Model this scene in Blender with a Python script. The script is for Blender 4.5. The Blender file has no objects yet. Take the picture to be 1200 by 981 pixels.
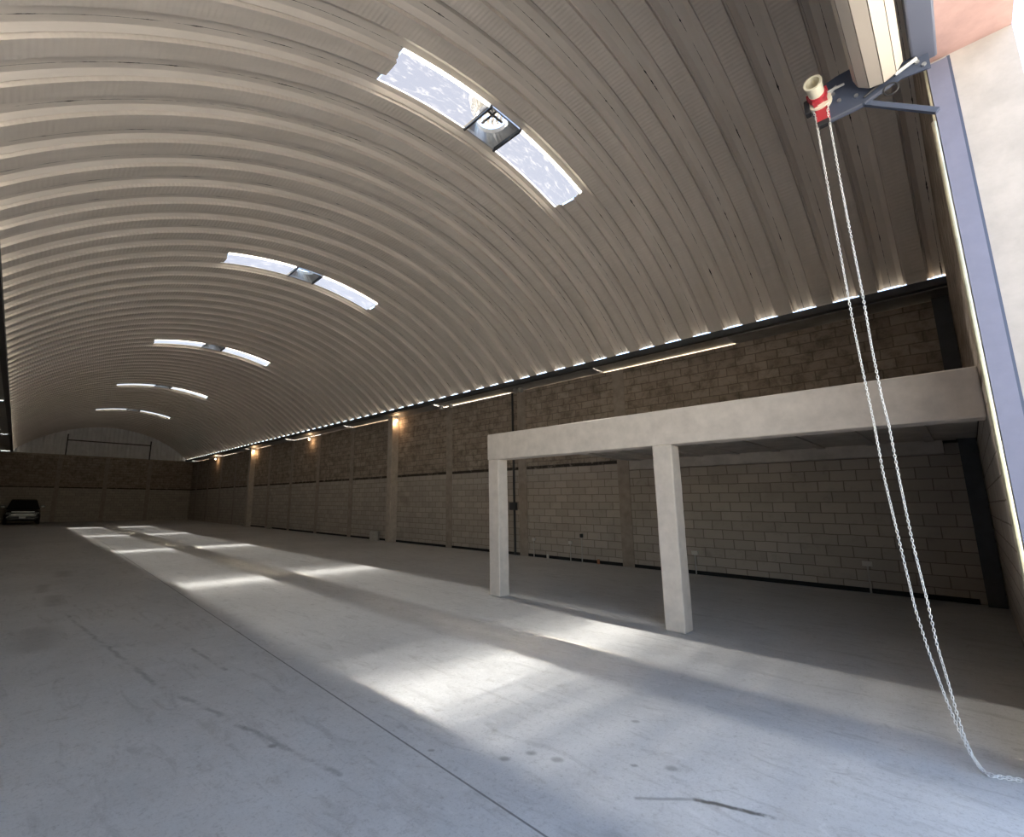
import bpy, bmesh, math, random
from mathutils import Vector, Matrix
random.seed(7)
C = bpy.context.scene.collection
SC = bpy.context.scene
pi = math.pi

# ------------------------------------------------------------------ camera
cam = bpy.data.cameras.new('camera'); camo = bpy.data.objects.new('camera', cam); C.objects.link(camo)
cam.sensor_fit = 'HORIZONTAL'; cam.sensor_width = 36.0
cam.lens = 548.484 / 1200 * 36.0
cam.shift_x = (600 - 528.413) / 1200; cam.shift_y = (491.944 - 490.5) / 1200
cam.clip_start = 0.02; cam.clip_end = 500
R = Matrix(((0.7381022, -0.1208188, -0.6637830), (-0.6746780, -0.1265794, -0.7271776), (0.0038354, 0.9845712, -0.1749423)))
camo.matrix_world = Matrix.Translation((0, 0, 1.6)) @ R.to_4x4()
SC.camera = camo

# ------------------------------------------------------------------ colour management
SC.view_settings.view_transform = 'Standard'
SC.view_settings.look = 'None'
SC.view_settings.gamma = 1
SC.view_settings.use_curve_mapping = False
SC.view_settings.exposure = 0.68
SC.cycles.max_bounces = 14
SC.cycles.diffuse_bounces = 8
SC.cycles.transparent_max_bounces = 16
SC.cycles.caustics_reflective = False
SC.cycles.caustics_refractive = False
SC.cycles.sample_clamp_indirect = 6.0
SC.cycles.use_denoising = True

# ------------------------------------------------------------------ sky and sun
SKY = 0.50
SUN = 40.0
world = bpy.data.worlds.new('world'); SC.world = world; world.use_nodes = True
nt = world.node_tree; nt.nodes.clear()
out = nt.nodes.new('ShaderNodeOutputWorld'); bg = nt.nodes.new('ShaderNodeBackground')
sky = nt.nodes.new('ShaderNodeTexSky'); sky.sky_type = 'NISHITA'; sky.sun_disc = False
SUNDIR = Vector((-0.0777, -0.1727, -1.0)).normalized()          # the way sunlight travels
sky.sun_elevation = math.asin(-SUNDIR.z)
sky.sun_rotation = math.atan2(-SUNDIR.x, -SUNDIR.y)
sky.air_density = 1.0; sky.dust_density = 0.15; sky.ozone_density = 1.0
bg.inputs['Strength'].default_value = SKY
wt = nt.nodes.new('ShaderNodeMix'); wt.data_type = 'RGBA'; wt.blend_type = 'MULTIPLY'; wt.inputs[0].default_value = 1
wt.inputs[7].default_value = (1.12, 1.0, .88, 1)
nt.links.new(sky.outputs[0], wt.inputs[6]); nt.links.new(wt.outputs[2], bg.inputs[0]); nt.links.new(bg.outputs[0], out.inputs[0])

def sun(name, d, strength, angle, col=(1, .865, .66)):
    l = bpy.data.lights.new(name, 'SUN'); l.energy = strength; l.angle = math.radians(angle); l.color = col
    o = bpy.data.objects.new(name, l); C.objects.link(o)
    o.rotation_euler = Vector(d).to_track_quat('-Z', 'Y').to_euler()
    o.location = (5, 20, 30)
for k in range(7):
    sun('sun', (-0.0777, -0.1727 + (k - 3) * .021, -1), SUN * (.07, .12, .17, .20, .17, .12, .07)[k], 0.6)
# extra weak suns added to imitate sunlight fanned out by the fluted roof sheets
NB = 18
for k in range(NB):
    s = 0.275 + k * 0.052
    w = 2.35 + 2.8 * math.exp(-k / 1.5)
    sun('added_scatter_sun', (-0.0777 - .012 * (s - .17), -s, -1), w, 2.0)
sun('added_scatter_sun', (-0.0777, -0.06, -1), 3.5, 2.2)

# daylight portal in the doorway (adds no light of its own)
pl = bpy.data.lights.new('door_portal', 'AREA'); pl.shape = 'RECTANGLE'; pl.size = 5.8; pl.size_y = 4.8
pl.cycles.is_portal = True
po = bpy.data.objects.new('door_portal', pl); C.objects.link(po)
po.location = (1.7, -0.45, 2.4); po.rotation_euler = Vector((0, 1, 0)).to_track_quat('-Z', 'Y').to_euler()

# ------------------------------------------------------------------ material helpers
def newmat(name):
    m = bpy.data.materials.new(name); m.use_nodes = True
    n = m.node_tree.nodes; b = n['Principled BSDF']
    return m, n, m.node_tree.links, b
def plain(name, col, rough=.6, metal=0.0, noise=0.0, scale=8, bump=0.0, spec=.5):
    m, n, l, b = newmat(name)
    b.inputs['Base Color'].default_value = (*col, 1); b.inputs['Roughness'].default_value = rough
    b.inputs['Metallic'].default_value = metal; b.inputs['Specular IOR Level'].default_value = spec
    if noise or bump:
        tc = n.new('ShaderNodeTexCoord'); t = n.new('ShaderNodeTexNoise')
        t.inputs['Scale'].default_value = scale; t.inputs['Detail'].default_value = 6; t.inputs['Roughness'].default_value = .65
        l.new(tc.outputs['Object'], t.inputs['Vector'])
        if noise:
            r = n.new('ShaderNodeValToRGB')
            r.color_ramp.elements[0].position = .3; r.color_ramp.elements[1].position = .72
            r.color_ramp.elements[0].color = (*[c * (1 - noise) for c in col], 1)
            r.color_ramp.elements[1].color = (*[min(1, c * (1 + noise * .6)) for c in col], 1)
            l.new(t.outputs[0], r.inputs[0]); l.new(r.outputs[0], b.inputs['Base Color'])
        if bump:
            bp = n.new('ShaderNodeBump'); bp.inputs['Strength'].default_value = bump; bp.inputs['Distance'].default_value = .01
            l.new(t.outputs[0], bp.inputs['Height']); l.new(bp.outputs[0], b.inputs['Normal'])
    return m
class NB_:
    """small shorthand over a node tree"""
    def __init__(s, m): s.n = m.node_tree.nodes; s.l = m.node_tree.links
    def math(s, op, a, b=0.0, c=0.0, clamp=False):
        x = s.n.new('ShaderNodeMath'); x.operation = op; x.use_clamp = clamp
        for i, v in enumerate((a, b, c)):
            if isinstance(v, (int, float)): x.inputs[i].default_value = v
            else: s.l.new(v, x.inputs[i])
        return x.outputs[0]
    def mix(s, f, a, b, mode='MIX'):
        x = s.n.new('ShaderNodeMix'); x.data_type = 'RGBA'; x.blend_type = mode
        for sock, v in ((x.inputs[0], f), (x.inputs[6], a), (x.inputs[7], b)):
            if isinstance(v, (int, float)): sock.default_value = v
            elif isinstance(v, tuple): sock.default_value = (*v, 1)
            else: s.l.new(v, sock)
        return x.outputs[2]
    def noise(s, vec, scale, detail=5, rough=.6, dist=0.0):
        x = s.n.new('ShaderNodeTexNoise'); x.inputs['Scale'].default_value = scale
        x.inputs['Detail'].default_value = detail; x.inputs['Roughness'].default_value = rough
        x.inputs['Distortion'].default_value = dist
        if vec is not None: s.l.new(vec, x.inputs['Vector'])
        return x.outputs[0]
    def ramp(s, f, p0, p1, c0=0.0, c1=1.0):
        x = s.n.new('ShaderNodeMapRange'); x.interpolation_type = 'SMOOTHSTEP'
        x.inputs[1].default_value = p0; x.inputs[2].default_value = p1; x.inputs[3].default_value = c0; x.inputs[4].default_value = c1
        s.l.new(f, x.inputs[0]); return x.outputs[0]
    def obj(s): return s.n.new('ShaderNodeTexCoord').outputs['Object']
    def sep(s, v):
        x = s.n.new('ShaderNodeSeparateXYZ'); s.l.new(v, x.inputs[0]); return x.outputs
    def comb(s, a, b, c=0.0):
        x = s.n.new('ShaderNodeCombineXYZ')
        for i, v in enumerate((a, b, c)):
            if isinstance(v, (int, float)): x.inputs[i].default_value = v
            else: s.l.new(v, x.inputs[i])
        return x.outputs[0]

# roof geometry constants
XC, RR, ZC = 5.2345, 8.6879, -0.9033
XL, XE, ZE = -0.6806, 11.1676, 5.4431
XW, XLW = 11.7985, -1.31
YF, YB = -0.2, 48.8
PER, SEAM0, DEP = 0.645, 5.0, 0.08
SKY_K = [-1, 10, 23, 37, 51]                                  # roof panels replaced by skylights (seam index)

def mat_roof():
    m, n, l, b = newmat('cream painted roof sheet'); N = NB_(m)
    o = N.obj(); x, y, z = N.sep(o)
    ang = N.math('ARCTAN2', N.math('SUBTRACT', x, XC), N.math('SUBTRACT', z, ZC))
    arc = N.math('MULTIPLY', ang, RR)
    fr = N.math('FRACT', N.math('DIVIDE', N.math('ADD', N.math('SUBTRACT', y, SEAM0), PER * 100), PER))
    d = N.math('MULTIPLY', N.math('MINIMUM', fr, N.math('SUBTRACT', 1.0, fr)), PER)     # distance to a seam
    an = N.noise(N.comb(N.math('MULTIPLY', arc, 1.6), N.math('MULTIPLY', y, 1.0)), 2.0, 6, .7)
    caulk = N.math('MULTIPLY', N.math('LESS_THAN', d, N.math('ADD', .002, N.math('MULTIPLY', N.ramp(an, .5, .75), .012))), N.ramp(an, .40, .50))
    dirt = N.noise(N.comb(N.math('MULTIPLY', arc, .5), N.math('MULTIPLY', y, 3)), 1.2, 5)
    col = N.mix(N.ramp(dirt, .35, .7), (.66, .605, .55), (.74, .68, .625))
    col = N.mix(caulk, col, (.035, .033, .032))
    l.new(col, b.inputs['Base Color'])
    b.inputs['Roughness'].default_value = .5; b.inputs['Specular IOR Level'].default_value = .25
    # crimps across the inner pan
    w = N.math('SINE', N.math('MULTIPLY', arc, 2 * pi / .07))
    jit = N.noise(N.comb(N.math('MULTIPLY', arc, 6), N.math('MULTIPLY', y, 2)), 3.0, 3)
    pan = N.math('MULTIPLY', N.math('GREATER_THAN', fr, .26), N.math('LESS_THAN', fr, .70))
    h = N.math('MULTIPLY', N.math('MULTIPLY', w, jit), pan)
    bp = n.new('ShaderNodeBump'); bp.inputs['Strength'].default_value = .35; bp.inputs['Distance'].default_value = .012
    l.new(h, bp.inputs['Height']); l.new(bp.outputs[0], b.inputs['Normal'])
    return m

def mat_floor():
    m, n, l, b = newmat('worn grey concrete floor'); N = NB_(m)
    o = N.obj(); x, y, z = N.sep(o)
    big = N.noise(o, .35, 6, .6); mid = N.noise(o, 2.2, 8, .7, .4); fine = N.noise(o, 26, 6, .75)
    streak = N.noise(N.comb(N.math('MULTIPLY', x, 4.0), N.math('MULTIPLY', y, .9)), 1.6, 7, .7, 1.0)
    col = N.mix(N.ramp(big, .3, .7), (.48, .48, .475), (.60, .598, .59))
    col = N.mix(N.math('MULTIPLY', N.ramp(mid, .35, .72), .5), col, (.64, .637, .63))
    col = N.mix(N.math('MULTIPLY', N.ramp(streak, .52, .68), .45), col, (.33, .325, .315))
    sc = N.noise(N.comb(N.math('ADD', N.math('MULTIPLY', x, 9), N.math('MULTIPLY', y, 3)), N.math('MULTIPLY', y, 2.2)), 2.2, 6, .75, .6)
    col = N.mix(N.math('MULTIPLY', N.ramp(sc, .58, .70), .4), col, (.68, .675, .67))
    col = N.mix(N.math('MULTIPLY', N.ramp(sc, .42, .30), .35), col, (.30, .295, .285))
    col = N.mix(N.math('MULTIPLY', N.ramp(fine, .52, .68), .45), col, (.29, .285, .275))
    blot = N.noise(o, 5.5, 8, .8, .5)
    col = N.mix(N.math('MULTIPLY', N.ramp(blot, .54, .70), .5), col, (.30, .285, .26))
    col = N.mix(N.math('MULTIPLY', N.ramp(blot, .46, .32), .35), col, (.72, .715, .70))
    grit = N.noise(o, 70, 4, .8)
    col = N.mix(N.math('MULTIPLY', N.ramp(grit, .52, .66), .4), col, (.32, .315, .305))
    wob = N.noise(o, 3.0, 4)
    def seg(ax, ay, bx, by, wid, soft, k, colr, gap=None):
        nonlocal col
        L = math.hypot(bx - ax, by - ay); ux, uy = (bx - ax) / L, (by - ay) / L
        px = N.math('SUBTRACT', x, ax); py = N.math('SUBTRACT', y, ay)
        t = N.math('ADD', N.math('MULTIPLY', px, ux), N.math('MULTIPLY', py, uy))
        s = N.math('SUBTRACT', N.math('MULTIPLY', px, uy), N.math('MULTIPLY', py, ux))
        if gap is not None: s = N.math('ADD', s, N.math('MULTIPLY', N.math('SUBTRACT', wob, .5), gap))
        tt = N.math('SUBTRACT', N.math('MAXIMUM', N.math('MINIMUM', t, L), 0.0), t)
        d = N.math('SQRT', N.math('ADD', N.math('MULTIPLY', s, s), N.math('MULTIPLY', tt, tt)))
        f = N.ramp(d, wid, wid + soft, k, 0.0)
        if gap is not None: f = N.math('MULTIPLY', f, N.ramp(mid, .40, .56))
        col = N.mix(f, col, colr)
    D = (.12, .115, .11)
    seg(2.05, -.2, 2.75, 24, .004, .006, .8, D)                       # sawn joint along the hall
    seg(6.0, 5.6, 6.0, 40, .004, .006, .35, D)
    seg(.67, 9.4, 1.10, 5.2, .004, .035, .38, D, .10)                   # old tyre drag line
    seg(1.10, 5.2, 1.62, 2.75, .004, .035, .42, D, .14)
    seg(1.58, 6.76, 1.69, 5.07, .004, .03, .4, D, .05)
    seg(2.72, 1.45, 2.95, 1.22, .002, .02, .5, (.1, .09, .08), .06); seg(2.95, 1.22, 3.12, .86, .006, .022, .9, (.08, .07, .06), .07)
    for (sx, sy, r) in ((2.48, 2.21, .035), (2.66, 2.14, .035), (2.72, 1.98, .04), (3.16, 1.45, .04), (3.02, 1.62, .02), (3.6, 1.9, .03), (2.2, 2.6, .02), (1.45, 3.35, .03)):
        seg(sx, sy, sx + .012, sy - .01, r * .25, r * .95, .6, (.2, .19, .18))
    for (sx, sy, r) in ((.62, 9.9, .16), (.52, 11.4, .12), (.34, 7.2, .25), (.95, 13.5, .2)):
        seg(sx, sy, sx + .05, sy + .9, r * .1, r * 1.2, .35, (.2, .195, .19))
    l.new(col, b.inputs['Base Color'])
    rr = N.ramp(mid, .3, .7, .55, .8); l.new(rr, b.inputs['Roughness']); b.inputs['Specular IOR Level'].default_value = .35
    bp = n.new('ShaderNodeBump'); bp.inputs['Strength'].default_value = .5; bp.inputs['Distance'].default_value = .008
    l.new(N.math('ADD', fine, mid), bp.inputs['Height']); l.new(bp.outputs[0], b.inputs['Normal'])
    return m

def mat_block(name, axis):
    """concrete block wall: smooth grey courses low down, rough brown courses above the tie beam"""
    m, n, l, b = newmat(name); N = NB_(m)
    o = N.obj(); x, y, z = N.sep(o)
    u = y if axis == 'y' else x
    v0 = N.comb(u, z)
    v = N.comb(N.math('ADD', u, N.math('MULTIPLY', N.math('SUBTRACT', N.noise(v0, 2.5, 3), .5), .035)), N.math('ADD', z, N.math('MULTIPLY', N.math('SUBTRACT', N.noise(v0, 3.3, 3), .5), .03)))
    def brick(c1, c2, mort, ms):
        t = n.new('ShaderNodeTexBrick'); t.offset = .5
        t.inputs['Color1'].default_value = (*c1, 1); t.inputs['Color2'].default_value = (*c2, 1); t.inputs['Mortar'].default_value = (*mort, 1)
        t.inputs['Scale'].default_value = 1; t.inputs['Brick Width'].default_value = .405; t.inputs['Row Height'].default_value = .205
        t.inputs['Mortar Size'].default_value = ms; t.inputs['Mortar Smooth'].default_value = .3; t.inputs['Bias'].default_value = 0
        l.new(v, t.inputs['Vector']); return t
    lo = brick((.40, .355, .31), (.48, .43, .38), (.22, .192, .163), .009)
    hi = brick((.32, .265, .22), (.42, .355, .295), (.215, .177, .143), .012)
    mot = N.noise(v, 3.0, 8, .75, .3); mot2 = N.noise(v, 9, 6, .7); patch = N.noise(v, .8, 5, .6)
    clo = N.mix(N.math('MULTIPLY', N.ramp(mot, .5, .75), .35), lo.outputs[0], (.17, .15, .125))
    chi = N.mix(N.math('MULTIPLY', N.ramp(mot, .42, .66), .65), hi.outputs[0], (.115, .095, .076))
    chi = N.mix(N.math('MULTIPLY', N.ramp(mot2, .55, .7), .45), chi, (.33, .28, .23))
    clo = N.mix(N.math('MULTIPLY', N.ramp(patch, .55, .75), .35), clo, (.20, .17, .14))
    col = N.mix(N.ramp(z, 2.66, 2.70), clo, chi)
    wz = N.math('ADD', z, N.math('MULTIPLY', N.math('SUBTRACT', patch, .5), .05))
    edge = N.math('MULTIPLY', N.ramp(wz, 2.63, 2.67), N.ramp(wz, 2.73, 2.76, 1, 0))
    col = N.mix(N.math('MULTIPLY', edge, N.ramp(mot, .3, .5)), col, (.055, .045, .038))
    l.new(col, b.inputs['Base Color']); b.inputs['Roughness'].default_value = .95; b.inputs['Specular IOR Level'].default_value = .1
    bp = n.new('ShaderNodeBump'); bp.inputs['Strength'].default_value = .6; bp.inputs['Distance'].default_value = .015
    hh = N.math('SUBTRACT', N.math('MULTIPLY', mot2, .5), N.mix(N.ramp(z, 2.66, 2.70), lo.outputs[1], hi.outputs[1]))
    l.new(hh, bp.inputs['Height']); l.new(bp.outputs[0], b.inputs['Normal'])
    return m

def mat_skylight():
    m, n, l, b = newmat('fluted translucent skylight sheet'); N = NB_(m)
    n.remove(b); outn = n['Material Output']
    o = N.obj(); x, y, z = N.sep(o)
    st = N.noise(N.comb(N.math('MULTIPLY', x, 1.3), N.math('MULTIPLY', y, 5)), 2.6, 6, .7, 1.2)
    tr = n.new('ShaderNodeBsdfTransparent'); tr.inputs[0].default_value = (.112, .125, .152, 1)
    tl = n.new('ShaderNodeBsdfTranslucent'); tl.inputs[0].default_value = (.85, .86, .86, 1)
    mx = n.new('ShaderNodeMixShader')
    geo = n.new('ShaderNodeNewGeometry'); nz = N.sep(geo.outputs['True Normal'])[1]
    web = N.ramp(N.math('ABSOLUTE', nz), .3, .6, 0, .25)
    f = N.math('ADD', N.ramp(st, .5, .8, .015, .05), web, clamp=True)
    l.new(f, mx.inputs[0]); l.new(tr.outputs[0], mx.inputs[1]); l.new(tl.outputs[0], mx.inputs[2])
    l.new(mx.outputs[0], outn.inputs[0])
    return m

M = {}
M['roof'] = mat_roof(); M['floor'] = mat_floor()
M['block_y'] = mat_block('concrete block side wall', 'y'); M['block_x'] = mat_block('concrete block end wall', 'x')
M['skylight'] = mat_skylight()
M['concrete'] = plain('pale cast concrete', (.66, .60, .545), .85, noise=.14, scale=5, bump=.25, spec=.2)
M['pilaster'] = plain('cast concrete pilaster', (.37, .318, .27), .9, noise=.25, scale=4, bump=.3, spec=.1)
M['column'] = plain('weathered concrete column', (.50, .44, .38), .9, noise=.2, scale=5, bump=.3, spec=.1)
M['soffit'] = plain('dusty concrete slab underside', (.56, .52, .48), .9, noise=.22, scale=3, bump=.3, spec=.1)
M['stucco'] = plain('pale trowelled stucco', (.47, .44, .425), .9, noise=.16, scale=4, bump=.35, spec=.15)
M['pink'] = plain('faded red painted plaster', (.50, .33, .30), .85, noise=.15, scale=5, bump=.3, spec=.15)
M['ground'] = plain('sunny concrete apron', (.172, .18, .196), .95, noise=.15, scale=1.5, spec=.1)
M['dark_steel'] = plain('dark painted steel', (.06, .064, .07), .5, .2, noise=.2, scale=6)
M['galv'] = plain('galvanised sheet', (.55, .56, .57), .42, .85, noise=.2, scale=10)
M['gutter'] = plain('dull zinc gutter sheet', (.36, .365, .37), .45, .6, noise=.25, scale=3)
M['guide'] = plain('blue grey painted steel', (.20, .21, .30), .5, .15, noise=.1, scale=5)
M['guide_lip'] = plain('galvanised steel edge', (.62, .58, .42), .35, .8, noise=.25, scale=9)
M['bracket'] = plain('slate blue painted steel plate', (.075, .095, .15), .5, .2)
M['lintel'] = plain('grey blue steel tube', (.13, .145, .20), .5, .2)
M['slat'] = plain('cream painted shutter slat', (.50, .445, .385), .45, spec=.4)
M['slat_gap'] = plain('shutter hinge joint', (.22, .19, .16), .7)
M['red'] = plain('red enamelled casting', (.42, .035, .05), .4)
M['cream'] = plain('ivory plastic', (.72, .68, .55), .45)
M['black'] = plain('black plastic', (.02, .02, .024), .45)
M['chain'] = plain('bright zinc chain', (.80, .80, .80), .4, .45)
M['bitumen'] = plain('black bitumen strip', (.012, .012, .012), .9)
M['white'] = plain('white plastic box', (.62, .60, .56), .5)
M['conduit'] = plain('grey white conduit', (.50, .48, .45), .5)
M['orange'] = plain('orange conduit', (.42, .17, .09), .55)
M['gable'] = plain('grey corrugated gable sheet', (.76, .76, .77), .6, .0, noise=.12, scale=2)
M['cinder'] = plain('grey concrete block', (.42, .39, .35), .95, noise=.2, scale=10, bump=.4)
M['car_paint'] = plain('black car paint', (.012, .012, .014), .25, .3)
M['car_glass'] = plain('dark car glass', (.01, .011, .012), .08)
M['rubber'] = plain('tyre rubber', (.015, .015, .015), .85)
M['chrome'] = plain('chrome', (.75, .76, .78), .15, 1.0)
M['plate'] = plain('white number plate', (.7, .7, .7), .4)
M['lens'] = plain('headlamp glass', (.55, .57, .6), .15, .4)
def emit(name, col, s):
    m, n, l, b = newmat(name)
    b.inputs['Base Color'].default_value = (*col, 1); b.inputs['Emission Color'].default_value = (*col, 1); b.inputs['Emission Strength'].default_value = s
    return m
M['bulb'] = emit('lit warm bulb', (1, .80, .55), 6)

# ------------------------------------------------------------------ mesh helpers
def link(name, bm, mat, parent=None, smooth=False, bevel=0.0, normals=True):
    if normals: bmesh.ops.recalc_face_normals(bm, faces=bm.faces)
    me = bpy.data.meshes.new(name); bm.to_mesh(me); bm.free()
    for mm in (mat if isinstance(mat, (list, tuple)) else [mat]): me.materials.append(mm)
    if smooth: me.polygons.foreach_set('use_smooth', [True] * len(me.polygons))
    o = bpy.data.objects.new(name, me); C.objects.link(o)
    if parent is not None: o.parent = parent
    if bevel:
        md = o.modifiers.new('bevel', 'BEVEL'); md.width = bevel; md.segments = 2; md.limit_method = 'ANGLE'; md.angle_limit = .6
    return o
def box(bm, x0, x1, y0, y1, z0, z1, mi=0):
    vs = [bm.verts.new(p) for p in ((x0, y0, z0), (x1, y0, z0), (x1, y1, z0), (x0, y1, z0), (x0, y0, z1), (x1, y0, z1), (x1, y1, z1), (x0, y1, z1))]
    fs = [bm.faces.new([vs[i] for i in q]) for q in ((3, 2, 1, 0), (4, 5, 6, 7), (0, 1, 5, 4), (1, 2, 6, 5), (2, 3, 7, 6), (3, 0, 4, 7))]
    for f in fs: f.material_index = mi
    return fs
def bar(bm, a, b, w, h, up=Vector((0, 0, 1))):
    a = Vector(a); b = Vector(b); d = (b - a).normalized()
    if abs(d.dot(up)) > .98: up = Vector((1, 0, 0))
    s = d.cross(up).normalized() * w / 2; u = s.cross(d).normalized() * h / 2
    r = [[bm.verts.new(p + q) for q in (s + u, -s + u, -s - u, s - u)] for p in (a, b)]
    for i in range(4): bm.faces.new((r[0][i], r[0][(i + 1) % 4], r[1][(i + 1) % 4], r[1][i]))
    bm.faces.new(r[0][::-1]); bm.faces.new(r[1])
def tube(bm, pts, rad, seg=10, closed=False, caps=True):
    pts = [Vector(p) for p in pts]; n = len(pts); rings = []
    rads = rad if isinstance(rad, (list, tuple)) else [rad] * n
    prev = None
    for i, p in enumerate(pts):
        d = (pts[(i + 1) % n] - pts[i - 1]) if closed else (pts[min(i + 1, n - 1)] - pts[max(i - 1, 0)])
        if d.length < 1e-9: d = Vector((0, 0, 1))
        d.normalize()
        if prev is None:
            a = Vector((0, 0, 1)) if abs(d.z) < .9 else Vector((1, 0, 0)); s = d.cross(a).normalized()
        else:
            s = prev - d * prev.dot(d); s = s.normalized() if s.length > 1e-6 else d.orthogonal().normalized()
        prev = s; u = d.cross(s)
        rings.append([bm.verts.new(p + (s * math.cos(t) + u * math.sin(t)) * rads[i]) for t in [2 * pi * k / seg for k in range(seg)]])
    for i in range(n if closed else n - 1):
        a, b = rings[i], rings[(i + 1) % n]
        for k in range(seg): bm.faces.new((a[k], a[(k + 1) % seg], b[(k + 1) % seg], b[k]))
    if caps and not closed: bm.faces.new(rings[0][::-1]); bm.faces.new(rings[-1])
def lathe(bm, prof, origin, axis, seg=24, a0=0.0):
    """prof: (radius, height) along axis"""
    ax = Vector(axis).normalized(); s = ax.orthogonal().normalized(); u = ax.cross(s); o = Vector(origin)
    rings = [[bm.verts.new(o + ax * h + (s * math.cos(a0 + 2 * pi * k / seg) + u * math.sin(a0 + 2 * pi * k / seg)) * r) for k in range(seg)] for r, h in prof]
    for a, b in zip(rings, rings[1:]):
        for k in range(seg): bm.faces.new((a[k], a[(k + 1) % seg], b[(k + 1) % seg], b[k]))
    return rings
def prism(bm, poly, axis, t0, t1, mi=0):
    """poly of 2-D points; axis 'x' -> (y,z), 'y' -> (x,z), 'z' -> (x,y)"""
    def P(p, t): return {'x': (t, p[0], p[1]), 'y': (p[0], t, p[1]), 'z': (p[0], p[1], t)}[axis]
    a = [bm.verts.new(P(p, t0)) for p in poly]; b = [bm.verts.new(P(p, t1)) for p in poly]
    fs = [bm.faces.new(a[::-1]), bm.faces.new(b)]
    for i in range(len(poly)):
        j = (i + 1) % len(poly); fs.append(bm.faces.new((a[i], a[j], b[j], b[i])))
    for f in fs: f.material_index = mi
    return fs
def thing(name, label, cat, loc=(0, 0, 0), group=None, kind=None):
    o = bpy.data.objects.new(name, None); C.objects.link(o); o.location = loc; o.empty_display_size = .1
    o['label'] = label; o['category'] = cat
    if group: o['group'] = group
    if kind: o['kind'] = kind
    return o
def tag(o, label, cat=None, group=None, kind=None):
    o['label'] = label
    if cat: o['category'] = cat
    if group: o['group'] = group
    if kind: o['kind'] = kind
    return o
def copy_tree(o, parent=None):
    c = o.copy(); C.objects.link(c); c.parent = parent
    for ch in list(o.children): copy_tree(ch, c)
    return c
def struct(name, bm, mat, label, cat, **k):
    return tag(link(name, bm, mat, **k), label, cat, kind='structure')
def rel(bm, loc):
    """bmesh built in world coordinates -> coordinates of a thing standing at loc"""
    bmesh.ops.translate(bm, verts=bm.verts, vec=-Vector(loc)); return bm

# ------------------------------------------------------------------ the hall
bm = bmesh.new(); box(bm, XLW - .2, XW + .4, -.63, YB + .3, -.25, 0)
struct('floor', bm, M['floor'], 'worn grey concrete slab floor of the hall', 'floor')
bm = bmesh.new(); box(bm, -40, 50, -70, -.63, -.25, -.01)
struct('ground', bm, M['ground'], 'sunlit concrete apron outside the doorway', 'ground')

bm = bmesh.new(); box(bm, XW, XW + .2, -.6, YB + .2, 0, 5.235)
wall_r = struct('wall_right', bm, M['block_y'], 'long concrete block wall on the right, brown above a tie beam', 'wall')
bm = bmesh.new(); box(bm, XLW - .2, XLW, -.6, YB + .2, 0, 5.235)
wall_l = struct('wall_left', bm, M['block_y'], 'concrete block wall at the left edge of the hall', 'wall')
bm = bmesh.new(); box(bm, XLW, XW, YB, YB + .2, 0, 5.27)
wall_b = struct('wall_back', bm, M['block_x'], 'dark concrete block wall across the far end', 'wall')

# corrugated gable above the back wall, with its dark frame bars
def arc_z(x, r=RR): return ZC + math.sqrt(max(r * r - (x - XC) ** 2, 0))
bm = bmesh.new(); nx = 240
prev = None
for i in range(nx + 1):
    x = XL - .3 + (XE - XL + .6) * i / nx
    y = YB + .05 + .02 * (1 if (i // 3) % 2 else -1)
    top = max(arc_z(x, RR + .17) if abs(x - XC) < RR else 5.3, 5.28)
    c = (bm.verts.new((x, y, 5.2)), bm.verts.new((x, y, top)))
    if prev: bm.faces.new((prev[0], c[0], c[1], prev[1]))
    prev = c
g = link('gable_sheet', bm, M['gable'], wall_b); g['label'] = 'grey corrugated metal gable above the block wall'
for pts in (((2.45, 5.27), (2.45, 7.0)), ((8.25, 5.27), (8.25, 6.9)), ((2.45, 6.52), (8.25, 6.52))):
    bm = bmesh.new(); w = .14
    bar(bm, (pts[0][0], YB - .0, pts[0][1]), (pts[1][0], YB - .0, pts[1][1]), w, .08)
    link('frame_bar', bm, M['dark_steel'], wall_b)
bm = bmesh.new(); box(bm, XLW, XW, YB - .03, YB + .06, 5.22, 5.31)
link('wall_cap', bm, M['pilaster'], wall_b)
for x in (2.2, 5.3, 8.4):
    bm = bmesh.new(); box(bm, x - .15, x + .15, YB - .02, YB + .01, 0, 5.22)
    link('pilaster', bm, M['pilaster'], wall_b)

# pilasters and base strip of the side walls
for y in (6.12, 9.52, 13.0, 20.05, 23.5, 26.9, 30.2, 36.7, 40.1, 43.5, 46.9):
    bm = bmesh.new(); box(bm, XW - .018, XW + .02, y - .16, y + .16, 0, 5.22)
    link('pilaster', bm, M['pilaster'], wall_r)
for y in range(4, 48, 4):
    bm = bmesh.new(); box(bm, XLW - .02, XLW + .018, y - .16, y + .16, 0, 5.22)
    link('pilaster', bm, M['pilaster'], wall_l)
bm = bmesh.new(); box(bm, XW - .015, XW + .01, .1, 33, 0, .085)
struct('baseboard_right', bm, M['bitumen'], 'black bitumen strip along the foot of the right wall', 'baseboard')

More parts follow.
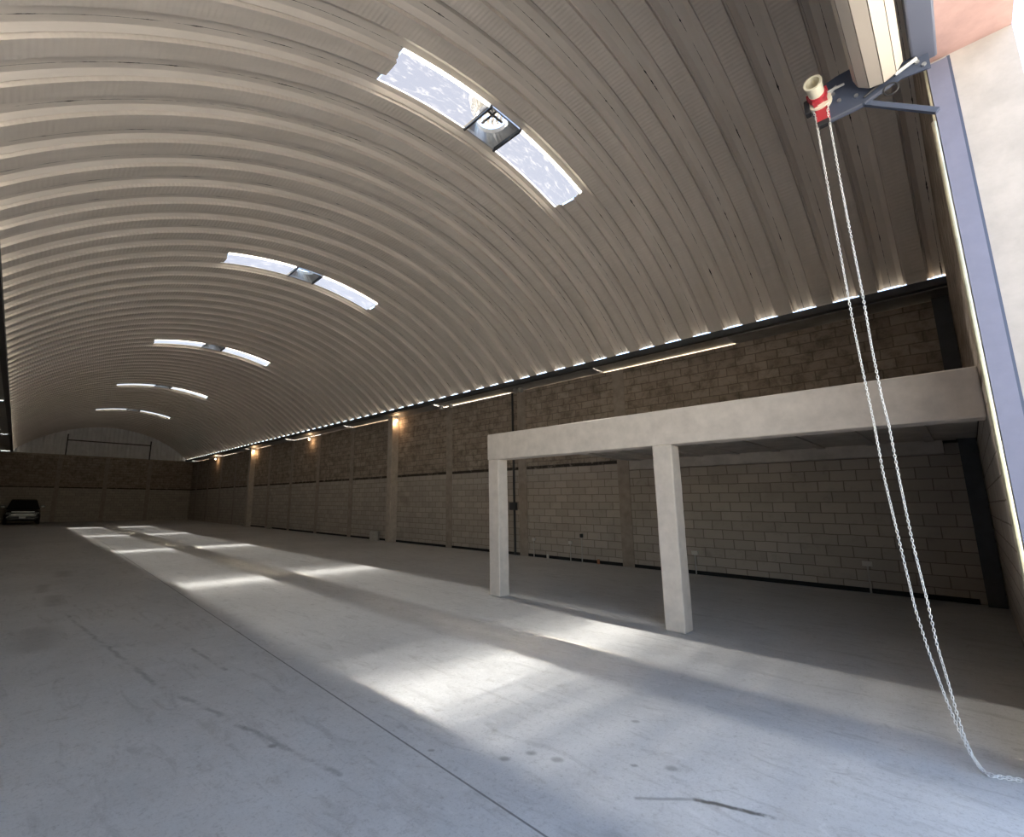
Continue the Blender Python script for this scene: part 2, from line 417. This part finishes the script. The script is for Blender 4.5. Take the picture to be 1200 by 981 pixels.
# barrel roof of ribbed arched panels, with the skylight bays left open
A_E = math.asin((XE - XC) / RR)
sky_s = [-2.1232, -0.4176, 0.3537, 2.1622]
sky_a = [math.asin(s / RR) for s in sky_s]
angs = []
marks = [-A_E - .003] + sky_a + [A_E + .003]
for a, b in zip(marks, marks[1:]):
    n = max(2, round((b - a) / .0235))
    angs += [a + (b - a) * k / n for k in range(n)]
angs.append(marks[-1])
PROF = [(0.0, DEP), (.09, DEP), (.150, .035), (.158, .055), (.176, .055), (.181, 0.0), (.439, 0.0), (.444, .055), (.462, .055), (.470, .035), (.540, DEP)]
NP = len(PROF)
def profile(k0, k1):
    p = []
    for k in range(k0, k1): p += [(SEAM0 + PER * k + o, d) for o, d in PROF]
    p.append((SEAM0 + PER * k1, DEP)); return p
def rpt(a, d): return (XC + (RR + d) * math.sin(a), ZC + (RR + d) * math.cos(a))
K0, K1 = -9, 68
prof = profile(K0, K1)
jstart = next(j for j, (y, d) in enumerate(prof) if y > YF - .06) - 1
prof[jstart] = (YF - .06, prof[jstart][1])
bm = bmesh.new(); grid = []
for a in angs:
    row = []
    for y, d in prof:
        x, z = rpt(a, d); row.append(bm.verts.new((x, y, z)))
    grid.append(row)
for i in range(len(angs) - 1):
    am = (angs[i] + angs[i + 1]) / 2
    for j in range(jstart, len(prof) - 1):
        k = K0 + j // NP
        if k in SKY_K and sky_a[0] < am < sky_a[3]: continue
        bm.faces.new((grid[i][j], grid[i][j + 1], grid[i + 1][j + 1], grid[i + 1][j]))
bmesh.ops.delete(bm, geom=[v for v in bm.verts if not v.link_faces], context='VERTS')
roof = struct('ceiling', bm, M['roof'], 'cream ribbed metal barrel vault over the hall', 'roof')

# skylights: two translucent panes and a ridge ventilator bay each
where = ['nearest the doorway', 'second from the doorway', 'in the middle of the row of five', 'fourth from the doorway', 'farthest, next to the back gable']
vent_where = ['on the ridge between the two panes of the nearest skylight', 'on the ridge in the second skylight from the doorway', 'on the ridge in the middle skylight of five',
              'on the ridge in the fourth skylight from the doorway', 'on the ridge in the farthest skylight']
vent0 = None
for n_, k in enumerate(SKY_K):
    pr = [(SEAM0 + PER * k, DEP), (SEAM0 + PER * k + .045, .05), (SEAM0 + PER * k + .60, .05), (SEAM0 + PER * (k + 1), DEP)]; ym = SEAM0 + PER * (k + .5)
    w = thing('window_%d' % (n_ + 1), 'translucent roof skylight strip %s' % where[n_], 'skylight', kind='structure')
    for a0, a1 in ((sky_a[0], sky_a[1]), (sky_a[2], sky_a[3])):
        bm = bmesh.new(); prev = None; nn = 12
        for i in range(nn + 1):
            a = a0 + (a1 - a0) * i / nn
            row = [bm.verts.new((rpt(a, d + .004)[0], y, rpt(a, d + .004)[1])) for y, d in pr]
            if prev:
                for j in range(len(row) - 1): bm.faces.new((prev[j], prev[j + 1], row[j + 1], row[j]))
            prev = row
        link('pane', bm, M['skylight'], w)
    # curb bars either side of the ventilator opening
    for a in (sky_a[1] + .003, sky_a[2] - .003):
        bm = bmesh.new(); x, z = rpt(a, .07)
        bar(bm, (x, pr[0][0], z), (x, pr[-1][0], z), .035, .06); link('curb_bar', bm, M['dark_steel'], w)
    y0, y1 = pr[0][0], pr[-1][0]
    for yy in (y0 + .02, y1 - .02):
        bm = bmesh.new(); xa, za = rpt(sky_a[1], .09); xb, zb = rpt(sky_a[2], .09)
        bar(bm, (xa, yy, za), (xb, yy, zb), .02, .05); link('curb_bar', bm, M['galv'], w)
    xv = XC + (sky_s[1] + sky_s[2]) / 2; zv = ZC + RR + .10
    if vent0 is None:
        vent0 = thing('roof_ventilator', '', 'ventilator', group='turbine ventilators on the roof ridge')
        bm = bmesh.new(); seg = 32; r0, r1 = [], []
        for q in range(seg):
            t = 2 * pi * q / seg; cx, cy = math.cos(t), math.sin(t); s = 1 / max(abs(cx), abs(cy))
            r0.append(bm.verts.new((cx * s * .375, cy * s * .30, 0))); r1.append(bm.verts.new((cx * .28, cy * .28, .14)))
        r2 = [bm.verts.new((v.co.x, v.co.y, .22)) for v in r1]
        for q in range(seg):
            e = (q + 1) % seg
            bm.faces.new((r0[q], r0[e], r1[e], r1[q])); bm.faces.new((r1[q], r1[e], r2[e], r2[q]))
        link('base', bm, M['galv'], vent0)
        bm = bmesh.new()
        for q in range(30):
            t = 2 * pi * q / 30; p = []
            for j in range(7):
                h = j / 6; rr = .28 + .10 * math.sin(pi * h); tt = t + .25 * math.sin(pi * h)
                p.append([bm.verts.new((rr * math.cos(tt + e), rr * math.sin(tt + e), .28 + .34 * h)) for e in (0, .14)])
            for a, b in zip(p, p[1:]): bm.faces.new((a[0], a[1], b[1], b[0]))
        link('vanes', bm, M['galv'], vent0)
        bm = bmesh.new(); rg = lathe(bm, [(.30, .56), (.40, .60), (.39, .63), (.20, .69), (.10, .71), (.01, .72)], (0, 0, 0), (0, 0, 1), 24); bm.faces.new(rg[-1])
        link('cap', bm, M['galv'], vent0)
        bm = bmesh.new(); tube(bm, [(0, 0, .20), (0, 0, .66)], .018); bar(bm, (-.25, 0, .25), (.25, 0, .25), .035, .02); bar(bm, (0, -.25, .25), (0, .25, .25), .035, .02)
        link('spindle', bm, M['dark_steel'], vent0)
        v = vent0
    else: v = copy_tree(vent0)
    v['label'] = 'galvanised turbine ventilator %s' % vent_where[n_]
    v.location = (xv, ym, zv)

# eave beams and gutters
for sgn, nm, side in ((1, 'trim_1', 'right'), (-1, 'trim_2', 'left')):
    xe = XE if sgn > 0 else XL
    bm = bmesh.new()
    x0, x1 = sorted((xe - sgn * .03, xe + sgn * .05)); box(bm, x0, x1, YF, YB, 5.29, ZE - .026)
    x0, x1 = sorted((xe - sgn * .03, xe + sgn * .14)); box(bm, x0, x1, YF, YB, 5.28, 5.295)
    struct(nm, bm, M['dark_steel'], 'dark steel eave beam under the roof edge on the %s' % side, 'beam')
    gt = thing('trim_3' if sgn > 0 else 'trim_4', 'dull zinc gutter between eave beam and %s wall' % side, 'gutter', kind='structure')
    xa, xb = xe + sgn * .10, (XW if sgn > 0 else XLW) + sgn * .05
    y = YF; q = 0
    while y < YB - .1:
        L = min(3.4 if sgn > 0 else 6.0, YB - y); bm = bmesh.new(); dz = [0, .012, .004, .016][q % 4]
        pf = [(xa, 5.30), (xa, 5.262 + dz), (xa + (xb - xa) * .45, 5.242 + dz), (xa + (xb - xa) * .5, 5.255 + dz), (xb, 5.238 + dz), (xb, 5.48)]
        gap = 0.0
        r0 = [bm.verts.new((px, y + gap, pz)) for px, pz in pf]; r1 = [bm.verts.new((px, y + L, pz)) for px, pz in pf]
        for i in range(len(pf) - 1): bm.faces.new((r0[i], r0[i + 1], r1[i + 1], r1[i]))
        link('gutter_sheet', bm, M['galv' if sgn > 0 and q in (1, 3, 6) else 'gutter'], gt)
        y += L - .02; q += 1
    if sgn > 0:
        for yy in (9.28, 9.5, 12.6, 13.15):
            bm = bmesh.new(); box(bm, 11.42, 11.56, yy - .05, yy + .05, 5.10, 5.24); link('bracket', bm, M['galv'], gt, bevel=.01)

# front wall with the door opening
XJ, ZS = 4.6, 4.82
bm = bmesh.new()
box(bm, XJ, XW + .2, -.60, YF, 0, 5.3, 0)
box(bm, XLW - .2, -1.2, -.60, YF, 0, 5.3, 0)
for f in box(bm, -1.2, XJ, -.60, YF, ZS, 5.3, 0):
    if all(abs(v.co.z - ZS) < 1e-4 for v in f.verts): f.material_index = 1
poly = [(XLW - .2, 5.3), (XW + .2, 5.3)]
for i in range(41):
    a = A_E + .02 - (2 * A_E + .04) * i / 40; x, z = rpt(a, .3); poly.append((x, max(z, 5.4)))
prism(bm, poly, 'y', -.60, YF, 0)
for f in bm.faces:
    if all(abs(v.co.y - YF) < 1e-4 for v in f.verts): f.material_index = 2
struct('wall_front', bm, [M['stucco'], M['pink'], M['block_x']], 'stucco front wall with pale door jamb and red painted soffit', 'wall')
# corner steel column
bm = bmesh.new(); box(bm, 11.62, 11.79, -.19, .02, 0, 5.23)
tag(link('corner_column', bm, M['dark_steel']), 'dark steel column in the front right corner of the hall', 'column', kind='structure')

# two big concrete columns on the right wall carrying lamps
for y, lab in ((16.42, 'tall concrete column on the right wall, the nearer of two with a lamp'), (33.0, 'tall concrete column on the right wall, the farther of two with a lamp')):
    bm = bmesh.new(); box(bm, 11.46, XW + .01, y - .16, y + .16, 0, 5.26)
    tag(link('concrete_column', bm, M['column'], bevel=.012), lab, 'column', group='lamp columns on the right wall')

# ------------------------------------------------------------------ mezzanine
mez = thing('mezzanine', 'pale concrete mezzanine on two square posts along the right wall', 'mezzanine', (6.33, 2.9, 0))
L0 = (6.33, 2.9, 0)
bm = bmesh.new(); box(bm, 6.33, 6.62, YF + .003, 5.93, 2.38, 2.854); link('front_beam', rel(bm, L0), M['concrete'], mez, bevel=.015)
for y0, y1 in ((5.68, 5.925), (2.60, 2.86)):
    bm = bmesh.new(); box(bm, 6.345, 6.60, y0, y1, 0, 2.385)
    bmesh.ops.subdivide_edges(bm, edges=[e for e in bm.edges if abs(e.verts[0].co.z - e.verts[1].co.z) > 1], cuts=8)
    for v in bm.verts:
        if v.co.z < .1: v.co.x += random.uniform(-.008, .004)
        v.co.y += random.uniform(-.004, .004)
    link('post', rel(bm, L0), M['concrete'], mez, bevel=.018)
bm = bmesh.new(); box(bm, 6.62, 11.60, YF + .003, 5.90, 2.70, 2.85); box(bm, 11.60, XW - .02, .04, 5.90, 2.70, 2.85)
link('slab', rel(bm, L0), M['soffit'], mez)
for k in range(8):
    bm = bmesh.new(); y = .35 + k * .75; box(bm, 6.62, XW - .02, y - .06, y + .06, 2.675, 2.702); link('joist', rel(bm, L0), M['soffit'], mez)
bm = bmesh.new(); box(bm, XW - .20, XW - .02, .2, 5.85, 2.47, 2.70); link('ledger_beam', rel(bm, L0), M['soffit'], mez)

# ------------------------------------------------------------------ roller shutter above the door
sh = thing('roller_shutter', 'cream slatted roller shutter rolled up over the doorway, with blue grey guide rail', 'roller door', (4.4, -.1, 0))
LS = (4.4, -.1, 0)
bm = bmesh.new(); NS = 11; rC = .142; yc, zc_ = .062, 4.812
for q in range(NS):
    t0, t1 = 2 * pi * q / NS, 2 * pi * (q + 1) / NS
    def cp(t, r): return (yc + r * math.cos(t), zc_ + r * math.sin(t))
    pts = []
    for f in (0.0, .035, .96, 1.0):
        a = cp(t0, rC); b = cp(t1, rC); rr = 0 if f in (.035, .96) else -.012
        y = a[0] + (b[0] - a[0]) * f; z = a[1] + (b[1] - a[1]) * f
        L = math.hypot(y - yc, z - zc_); pts.append((y + (y - yc) / L * rr, z + (z - zc_) / L * rr))
    v = [[bm.verts.new((x, *p)) for p in pts] for x in (-1.05, 4.36)]
    for i in range(3):
        fc = bm.faces.new((v[0][i], v[0][i + 1], v[1][i + 1], v[1][i])); fc.material_index = 0 if i == 1 else 1
    c = [bm.verts.new((x, yc, zc_)) for x in (-1.05, 4.36)]
    for i in range(3):
        bm.faces.new((c[1], v[1][i], v[1][i + 1])); bm.faces.new((c[0], v[0][i + 1], v[0][i]))
bmesh.ops.remove_doubles(bm, verts=bm.verts, dist=1e-5)
roll = link('curtain_roll', rel(bm, LS), [M['slat'], M['slat_gap']], sh)
plate = [(-.20, 4.82), (-.07, 4.80), (.02, 4.86), (.12, 4.93), (.21, 4.965), (.30, 4.96), (.42, 4.93), (.485, 4.80), (.47, 4.72), (.376, 4.595), (.16, 4.60), (.05, 4.655), (-.05, 4.68), (-.20, 4.66)]
bm = bmesh.new(); prism(bm, plate, 'x', 4.415, 4.43); br = link('bracket', rel(bm, LS), M['bracket'], sh)
bm = bmesh.new(); bar(bm, (4.40, .175, 4.605), (4.40, .37, 4.600), .03, .012); bar(bm, (4.405, .0, 4.664), (4.405, .16, 4.607), .03, .012); link('flange', rel(bm, LS), M['lintel'], br)
bm = bmesh.new(); bar(bm, (4.42, .17, 4.63), (4.42, -.19, 4.31), .035, .035); link('brace', rel(bm, LS), M['bracket'], br)
for (y, z) in ((.30, 4.74), (.33, 4.82), (.20, 4.71), (-.14, 4.74), (-.17, 4.70)):
    bm = bmesh.new(); tube(bm, [(4.40, y, z), (4.418, y, z)], .013, 8); link('bolt', rel(bm, LS), M['galv'], br)
for p, q, r_ in (((4.395, .30, 4.86), (4.395, .42, 4.80), .012), ((4.395, -.02, 4.72), (4.395, -.14, 4.765), .016)):
    bm = bmesh.new(); tube(bm, [p, q], r_, 8); link('rod', rel(bm, LS), M['galv'], br)
bm = bmesh.new()
cb = [(4.40, .16, 4.66), (4.395, .07, 4.70), (4.395, .0, 4.715), (4.40, -.06, 4.75), (4.41, -.15, 4.76)]
tube(bm, cb, .008, 6)
tube(bm, [(4.39, .012 + .04 * math.cos(t), 4.618 + .045 * math.sin(t)) for t in [2 * pi * k / 20 for k in range(20)]], .006, 6, closed=True)
link('cable', rel(bm, LS), M['black'], br)
bm = bmesh.new(); box(bm, -1.15, 4.50, -.245, -.115, 4.78, 5.02); link('lintel_tube', rel(bm, LS), M['lintel'], sh, bevel=.012)
for sx, xa in ((1, 4.6), (-1, -1.2)):
    gd = bpy.data.objects.new('guide_rail', None); C.objects.link(gd); gd.parent = sh
    bm = bmesh.new(); x0, x1 = sorted((xa, xa - sx * .04)); box(bm, x0, x1, -.29, -.185, 0, 4.78); link('channel', rel(bm, LS), M['guide'], gd)
    bm = bmesh.new(); tube(bm, [(xa - sx * .075, -.165, 0), (xa - sx * .075, -.165, 4.30)], .014, 10); x0, x1 = sorted((xa, xa - sx * .075)); box(bm, x0, x1, -.178, -.166, 0, 4.76)
    link('lip', rel(bm, LS), M['guide_lip'], gd)
    bm = bmesh.new(); x0, x1 = sorted((xa + sx * .02, xa - sx * .02)); box(bm, x0, x1, -.305, -.288, 0, 4.80); link('seal', rel(bm, LS), M['bracket'], gd)

# chain hoist on the bracket
LH = (4.40, .41, 4.72)
ho = thing('chain_hoist', 'small red and ivory chain hoist on the shutter bracket above the door', 'chain hoist', LH)
AX = (-1, 0, 0); HY, HZ = .415, 4.80
bm = bmesh.new(); rg = lathe(bm, [(.018, .10), (.05, .10), (.05, .135), (.052, .24), (.058, .245), (.058, .26), (.044, .26), (.040, .14), (.001, .14)], (4.40, HY, HZ), AX, 28)
link('cup', rel(bm, LH), M['cream'], ho, smooth=False)
bm = bmesh.new(); lathe(bm, [(.001, .055), (.058, .055), (.062, .075), (.055, .125), (.03, .135), (.001, .135)], (4.40, HY, HZ), AX, 24)
for t in (.3, 1.5, 2.7, 3.9, 5.1): box(bm, 4.29, 4.35, HY + .058 * math.cos(t) - .012, HY + .058 * math.cos(t) + .012, HZ + .058 * math.sin(t) - .012, HZ + .058 * math.sin(t) + .012)
link('housing', rel(bm, LH), M['red'], ho)
bm = bmesh.new(); lathe(bm, [(.03, -.012), (.078, -.008), (.078, .004), (.066, .012), (.066, .022), (.078, .03), (.078, .05), (.03, .055)], (4.40, HY, HZ - .01), AX, 28)
link('chain_wheel', rel(bm, LH), M['cream'], ho)
bm = bmesh.new(); lathe(bm, [(.0665, .010), (.069, .012), (.069, .022), (.0665, .024)], (4.40, HY, HZ - .01), AX, 28); link('groove', rel(bm, LH), M['black'], ho)
bm = bmesh.new(); box(bm, 4.37, 4.415, HY - .05, HY + .035, HZ - .20, HZ - .075); link('chain_guard', rel(bm, LH), M['red'], ho, bevel=.008)
bm = bmesh.new(); box(bm, 4.36, 4.41, HY - .045, HY + .03, HZ - .235, HZ - .19); link('chain_guide', rel(bm, LH), M['black'], ho, bevel=.006)
bm = bmesh.new(); box(bm, 4.34, 4.41, HY + .06, HY + .095, HZ - .09, HZ + .03); link('pawl', rel(bm, LH), M['black'], ho, bevel=.008)
bm = bmesh.new(); tube(bm, [(4.41, HY, HZ), (4.43, HY, HZ)], .03, 12); tube(bm, [(4.34, HY - .05, HZ + .01), (4.37, HY - .16, HZ + .03)], .01, 8); link('shaft', rel(bm, LH), M['galv'], ho)

# hand chain: one endless loop of links, drooping to the floor
CA = [(4.365, .478, 4.80), (4.371, 0.451, 4.682), (4.381, 0.446, 4.308), (4.393, 0.44, 3.892), (4.409, 0.429, 3.337), (4.424, 0.42, 2.844), (4.438, 0.405, 2.416), (4.446, 0.395, 2.159), (4.458, 0.389, 1.814), (4.473, 0.366, 1.407), (4.491, 0.339, 0.917), (4.502, 0.307, 0.647), (4.513, 0.267, 0.395), (4.52, 0.237, 0.239), (4.526, 0.202, 0.10), (4.52, 0.165, 0.014), (4.47, .13, .010), (4.53, .02, .010), (4.55, -.10, .010)]
CB = [(4.365, .345, 4.80), (4.37, 0.373, 4.67), (4.385, 0.367, 4.136), (4.399, 0.357, 3.632), (4.414, 0.345, 3.151), (4.428, 0.342, 2.72), (4.44, 0.333, 2.353), (4.446, 0.319, 2.15), (4.457, 0.314, 1.84), (4.476, 0.298, 1.332), (4.489, 0.275, 0.975), (4.5, 0.264, 0.708), (4.51, 0.241, 0.473), (4.518, 0.225, 0.288), (4.523, 0.21, 0.17), (4.527, 0.188, 0.074), (4.53, .155, .012), (4.50, .115, .012), (4.555, .02, .012), (4.57, -.10, .010)]
def resample(pts, step):
    pts = [Vector(p) for p in pts]; out = [pts[0]]; i = 0; cur = pts[0]
    while i < len(pts) - 1:
        d = pts[i + 1] - cur
        if d.length >= step: cur = cur + d.normalized() * step; out.append(cur)
        else:
            rem = step - d.length; cur = pts[i + 1]; i += 1
            while i < len(pts) - 1:
                d = pts[i + 1] - cur
                if d.length >= rem: cur = cur + d.normalized() * rem; out.append(cur); break
                rem -= d.length; cur = pts[i + 1]; i += 1
    return out
arcp = [(4.365, .4115 + .0665 * math.cos(t), 4.80 + .0665 * math.sin(t)) for t in [pi * (1 - k / 8) for k in range(1, 8)]]
full = list(reversed(CB)) + arcp + CA
bm = bmesh.new(); rs = resample(full, .021)
for i, (p, q) in enumerate(zip(rs, rs[1:])):
    d = (q - p).normalized(); s = d.cross(Vector((1, 0, 0))); s = s.normalized() if s.length > .1 else d.orthogonal().normalized(); u = d.cross(s)
    ang = .8 * i * 0 + (0 if i % 2 else pi / 2) + i * .06
    side = s * math.cos(ang) + u * math.sin(ang); c = (p + q) / 2
    pts = [c + d * (.008 * math.cos(t) + (.005 if math.cos(t) > 0 else -.005)) + side * .0062 * math.sin(t) for t in [2 * pi * k / 10 + pi / 10 for k in range(10)]]
    tube(bm, pts, .0024, 5, closed=True)
hc = link('hand_chain', bm, M['chain'], smooth=True, normals=False)
tag(hc, 'zinc hand chain hanging in a long loop from the hoist to the floor', 'chain')

# ------------------------------------------------------------------ wall lamps
def lamp(y, x, label):
    t = thing('wall_lamp', label, 'lamp', (x, y, 5.05), 'small lit lamps under the right gutter')
    bm = bmesh.new(); rg = lathe(bm, [(.001, .17), (.05, .17), (.05, .12), (.025, .10), (.025, .06)], (0, 0, 0), (0, 0, 1), 16); link('holder', bm, M['white'], t)
    bm = bmesh.new(); bmesh.ops.create_uvsphere(bm, u_segments=16, v_segments=10, radius=.06); link('bulb', bm, M['bulb'], t, smooth=True)
    l = bpy.data.lights.new('lamp_light', 'POINT'); l.energy = 5; l.color = (1, .62, .32); l.shadow_soft_size = .06
    o = bpy.data.objects.new('lamp_light', l); C.objects.link(o); o.parent = t; o.location = (-.02, 0, -.12)
lamp(16.15, 11.58, 'lit warm lamp at the top of the nearer tall column on the right wall')
lamp(24.35, 11.58, 'lit warm lamp high on the right wall between the two tall columns')
lamp(32.72, 11.58, 'lit warm lamp at the top of the farther tall column on the right wall')
lamp(41.2, 11.58, 'lit warm lamp high on the right wall nearest the back corner')

# ------------------------------------------------------------------ outlets and conduit stubs under the mezzanine
def outlet(y, z, label, boxm='white', w=.07, h=.045, group=None):
    t = thing('outlet_box', label, 'outlet', (XW - .03, y, 0), group)
    bm = bmesh.new(); box(bm, -.035, .02, -w, w, z - h, z + h); link('box', bm, M[boxm], t, bevel=.008)
    bm = bmesh.new(); tube(bm, [(-.015, .0, 0), (-.012, 0, z * .5), (-.012, 0, z - h)], .014, 8); link('conduit', bm, M['conduit'], t)
outlet(1.44, .52, 'white outlet box on a conduit stub, nearest the front corner under the mezzanine')
outlet(4.47, .48, 'white outlet box on a conduit stub beside the nearer mezzanine post')
outlet(7.83, .50, 'bright white outlet box low on the wall between the two mezzanine posts', w=.05)
outlet(9.12, .52, 'small pale outlet box low on the wall just right of the far mezzanine post', w=.05)
outlet(7.46, .71, 'small black outlet box low on the block wall between the mezzanine posts', 'black', .04, .05)
def stub(y, label, mat):
    bm = bmesh.new(); tube(bm, [(XW - .07, y, 0), (XW - .07, y, .07), (XW - .06, y, .12)], .035, 10); tag(link('conduit_stub', bm, M[mat]), label, 'pipe')
stub(8.6, 'short white pipe stub at the foot of the block wall', 'white')
stub(6.95, 'short orange pipe stub at the foot of the block wall', 'orange')
dp = thing('drain_pipe', 'thin black pipe with a small switch box rising up the right wall', 'pipe', (XW - .05, 9.85, 0))
bm = bmesh.new(); tube(bm, [(0, 0, 0), (0, 0, 5.2)], .035, 10); link('pipe', bm, M['black'], dp)
bm = bmesh.new(); box(bm, -.06, .04, -.10, .16, 1.38, 1.62); link('switch_box', bm, M['dark_steel'], dp, bevel=.01)

# loose blocks at the foot of the wall
def block(x, y, rz, h, label):
    bm = bmesh.new(); box(bm, -.075, .075, -.2, .2, 0, h)
    o = link('concrete_block', bm, M['cinder'], bevel=.008); o.location = (x, y, 0); o.rotation_euler = (0, 0, rz)
    tag(o, label, 'block')
block(11.45, 17.35, .5, .40, 'pale concrete block standing on the floor beside the nearer tall column')
block(11.60, 29.2, .2, .12, 'small broken block lying at the foot of the right wall before the farther tall column')
block(11.55, 33.5, .1, .16, 'small broken block at the foot of the farther tall column')

# ------------------------------------------------------------------ parked car at the far left
LC = (.42, 44.25, 0)
car = thing('car', 'black car parked facing the camera by the far left wall', 'car', LC)
def carmesh(name, bm, mat, parent=None, **k): return link(name, bm, mat, parent or car, **k)
bm = bmesh.new()
# lower body: lofted sections along the length, rounded
secs = [(.02, .70, .42, .78), (.0, .80, .30, .86), (.12, .90, .24, .98), (.9, .94, .22, 1.06), (1.35, .95, .22, 1.10), (3.6, .95, .22, 1.12), (4.25, .90, .26, 1.08), (4.38, .80, .34, .98)]
rings = []
for y, hw, z0, z1 in secs:
    rings.append([bm.verts.new(p) for p in ((-hw * .92, y, z0), (-hw, y, z0 + .12), (-hw, y, z1 - .14), (-hw * .90, y, z1 - .02), (-hw * .5, y, z1 + .02), (hw * .5, y, z1 + .02), (hw * .90, y, z1 - .02), (hw, y, z1 - .14), (hw, y, z0 + .12), (hw * .92, y, z0))])
for a, b in zip(rings, rings[1:]):
    for k in range(10): bm.faces.new((a[k], a[(k + 1) % 10], b[(k + 1) % 10], b[k]))
bm.faces.new(rings[0]); bm.faces.new(rings[-1])
# cabin
cr = []
for y, hw, z in ((1.15, .86, 1.06), (1.85, .70, 1.66), (2.3, .68, 1.74), (3.5, .68, 1.72), (4.25, .80, 1.08)): cr.append([bm.verts.new((-hw, y, z)), bm.verts.new((hw, y, z))])
base = [[bm.verts.new((-.9, y, 1.04)), bm.verts.new((.9, y, 1.04))] for y in (1.15, 1.85, 2.3, 3.5, 4.25)]
for i in range(4):
    bm.faces.new((cr[i][0], cr[i][1], cr[i + 1][1], cr[i + 1][0]))
    for s in (0, 1): bm.faces.new((base[i][s], base[i + 1][s], cr[i + 1][s], cr[i][s]))
carmesh('body', bm, M['car_paint'], smooth=False, bevel=.03)
bm = bmesh.new(); v = [bm.verts.new(p) for p in ((-.76, 1.20, 1.10), (.76, 1.20, 1.10), (.64, 1.80, 1.61), (-.64, 1.80, 1.61))]; bm.faces.new(v)
r = bmesh.ops.extrude_face_region(bm, geom=bm.faces[:]); bmesh.ops.translate(bm, verts=[e for e in r['geom'] if isinstance(e, bmesh.types.BMVert)], vec=(0, -.02, .02)); carmesh('windshield', bm, M['car_glass'])
for s in (-1, 1):
    bm = bmesh.new(); bar(bm, (s * .63, -.005, .76), (s * .84, .10, .78), .10, .13); carmesh('headlight', bm, M['lens'], bevel=.02)
    bm = bmesh.new(); box(bm, s * 1.06 - .11, s * 1.06 + .11, 1.22, 1.34, 1.14, 1.30); bar(bm, (s * .86, 1.28, 1.12), (s * 1.0, 1.28, 1.2), .05, .05); carmesh('mirror', bm, M['car_paint'], bevel=.03)
    for y in (.85, 3.55):
        bm = bmesh.new(); rg = lathe(bm, [(.20, -.10), (.33, -.10), (.345, -.06), (.345, .06), (.33, .10), (.20, .10)], (s * .86, y, .345), (1, 0, 0), 28)
        bm.faces.new(rg[0][::-1]); bm.faces.new(rg[-1]); carmesh('wheel', bm, M['rubber'])
bm = bmesh.new(); box(bm, -.60, .60, -.02, .02, .86, .90); bm2 = bm; box(bm, -.58, .58, -.02, .02, .66, .69); carmesh('grille_bar', bm, M['galv'])
bm = bmesh.new(); box(bm, -.84, .84, -.06, .06, .44, .56); carmesh('bumper', bm, M['black'], bevel=.03)
bm = bmesh.new(); box(bm, -.17, .17, -.085, -.065, .43, .57); carmesh('number_plate', bm, M['plate'])
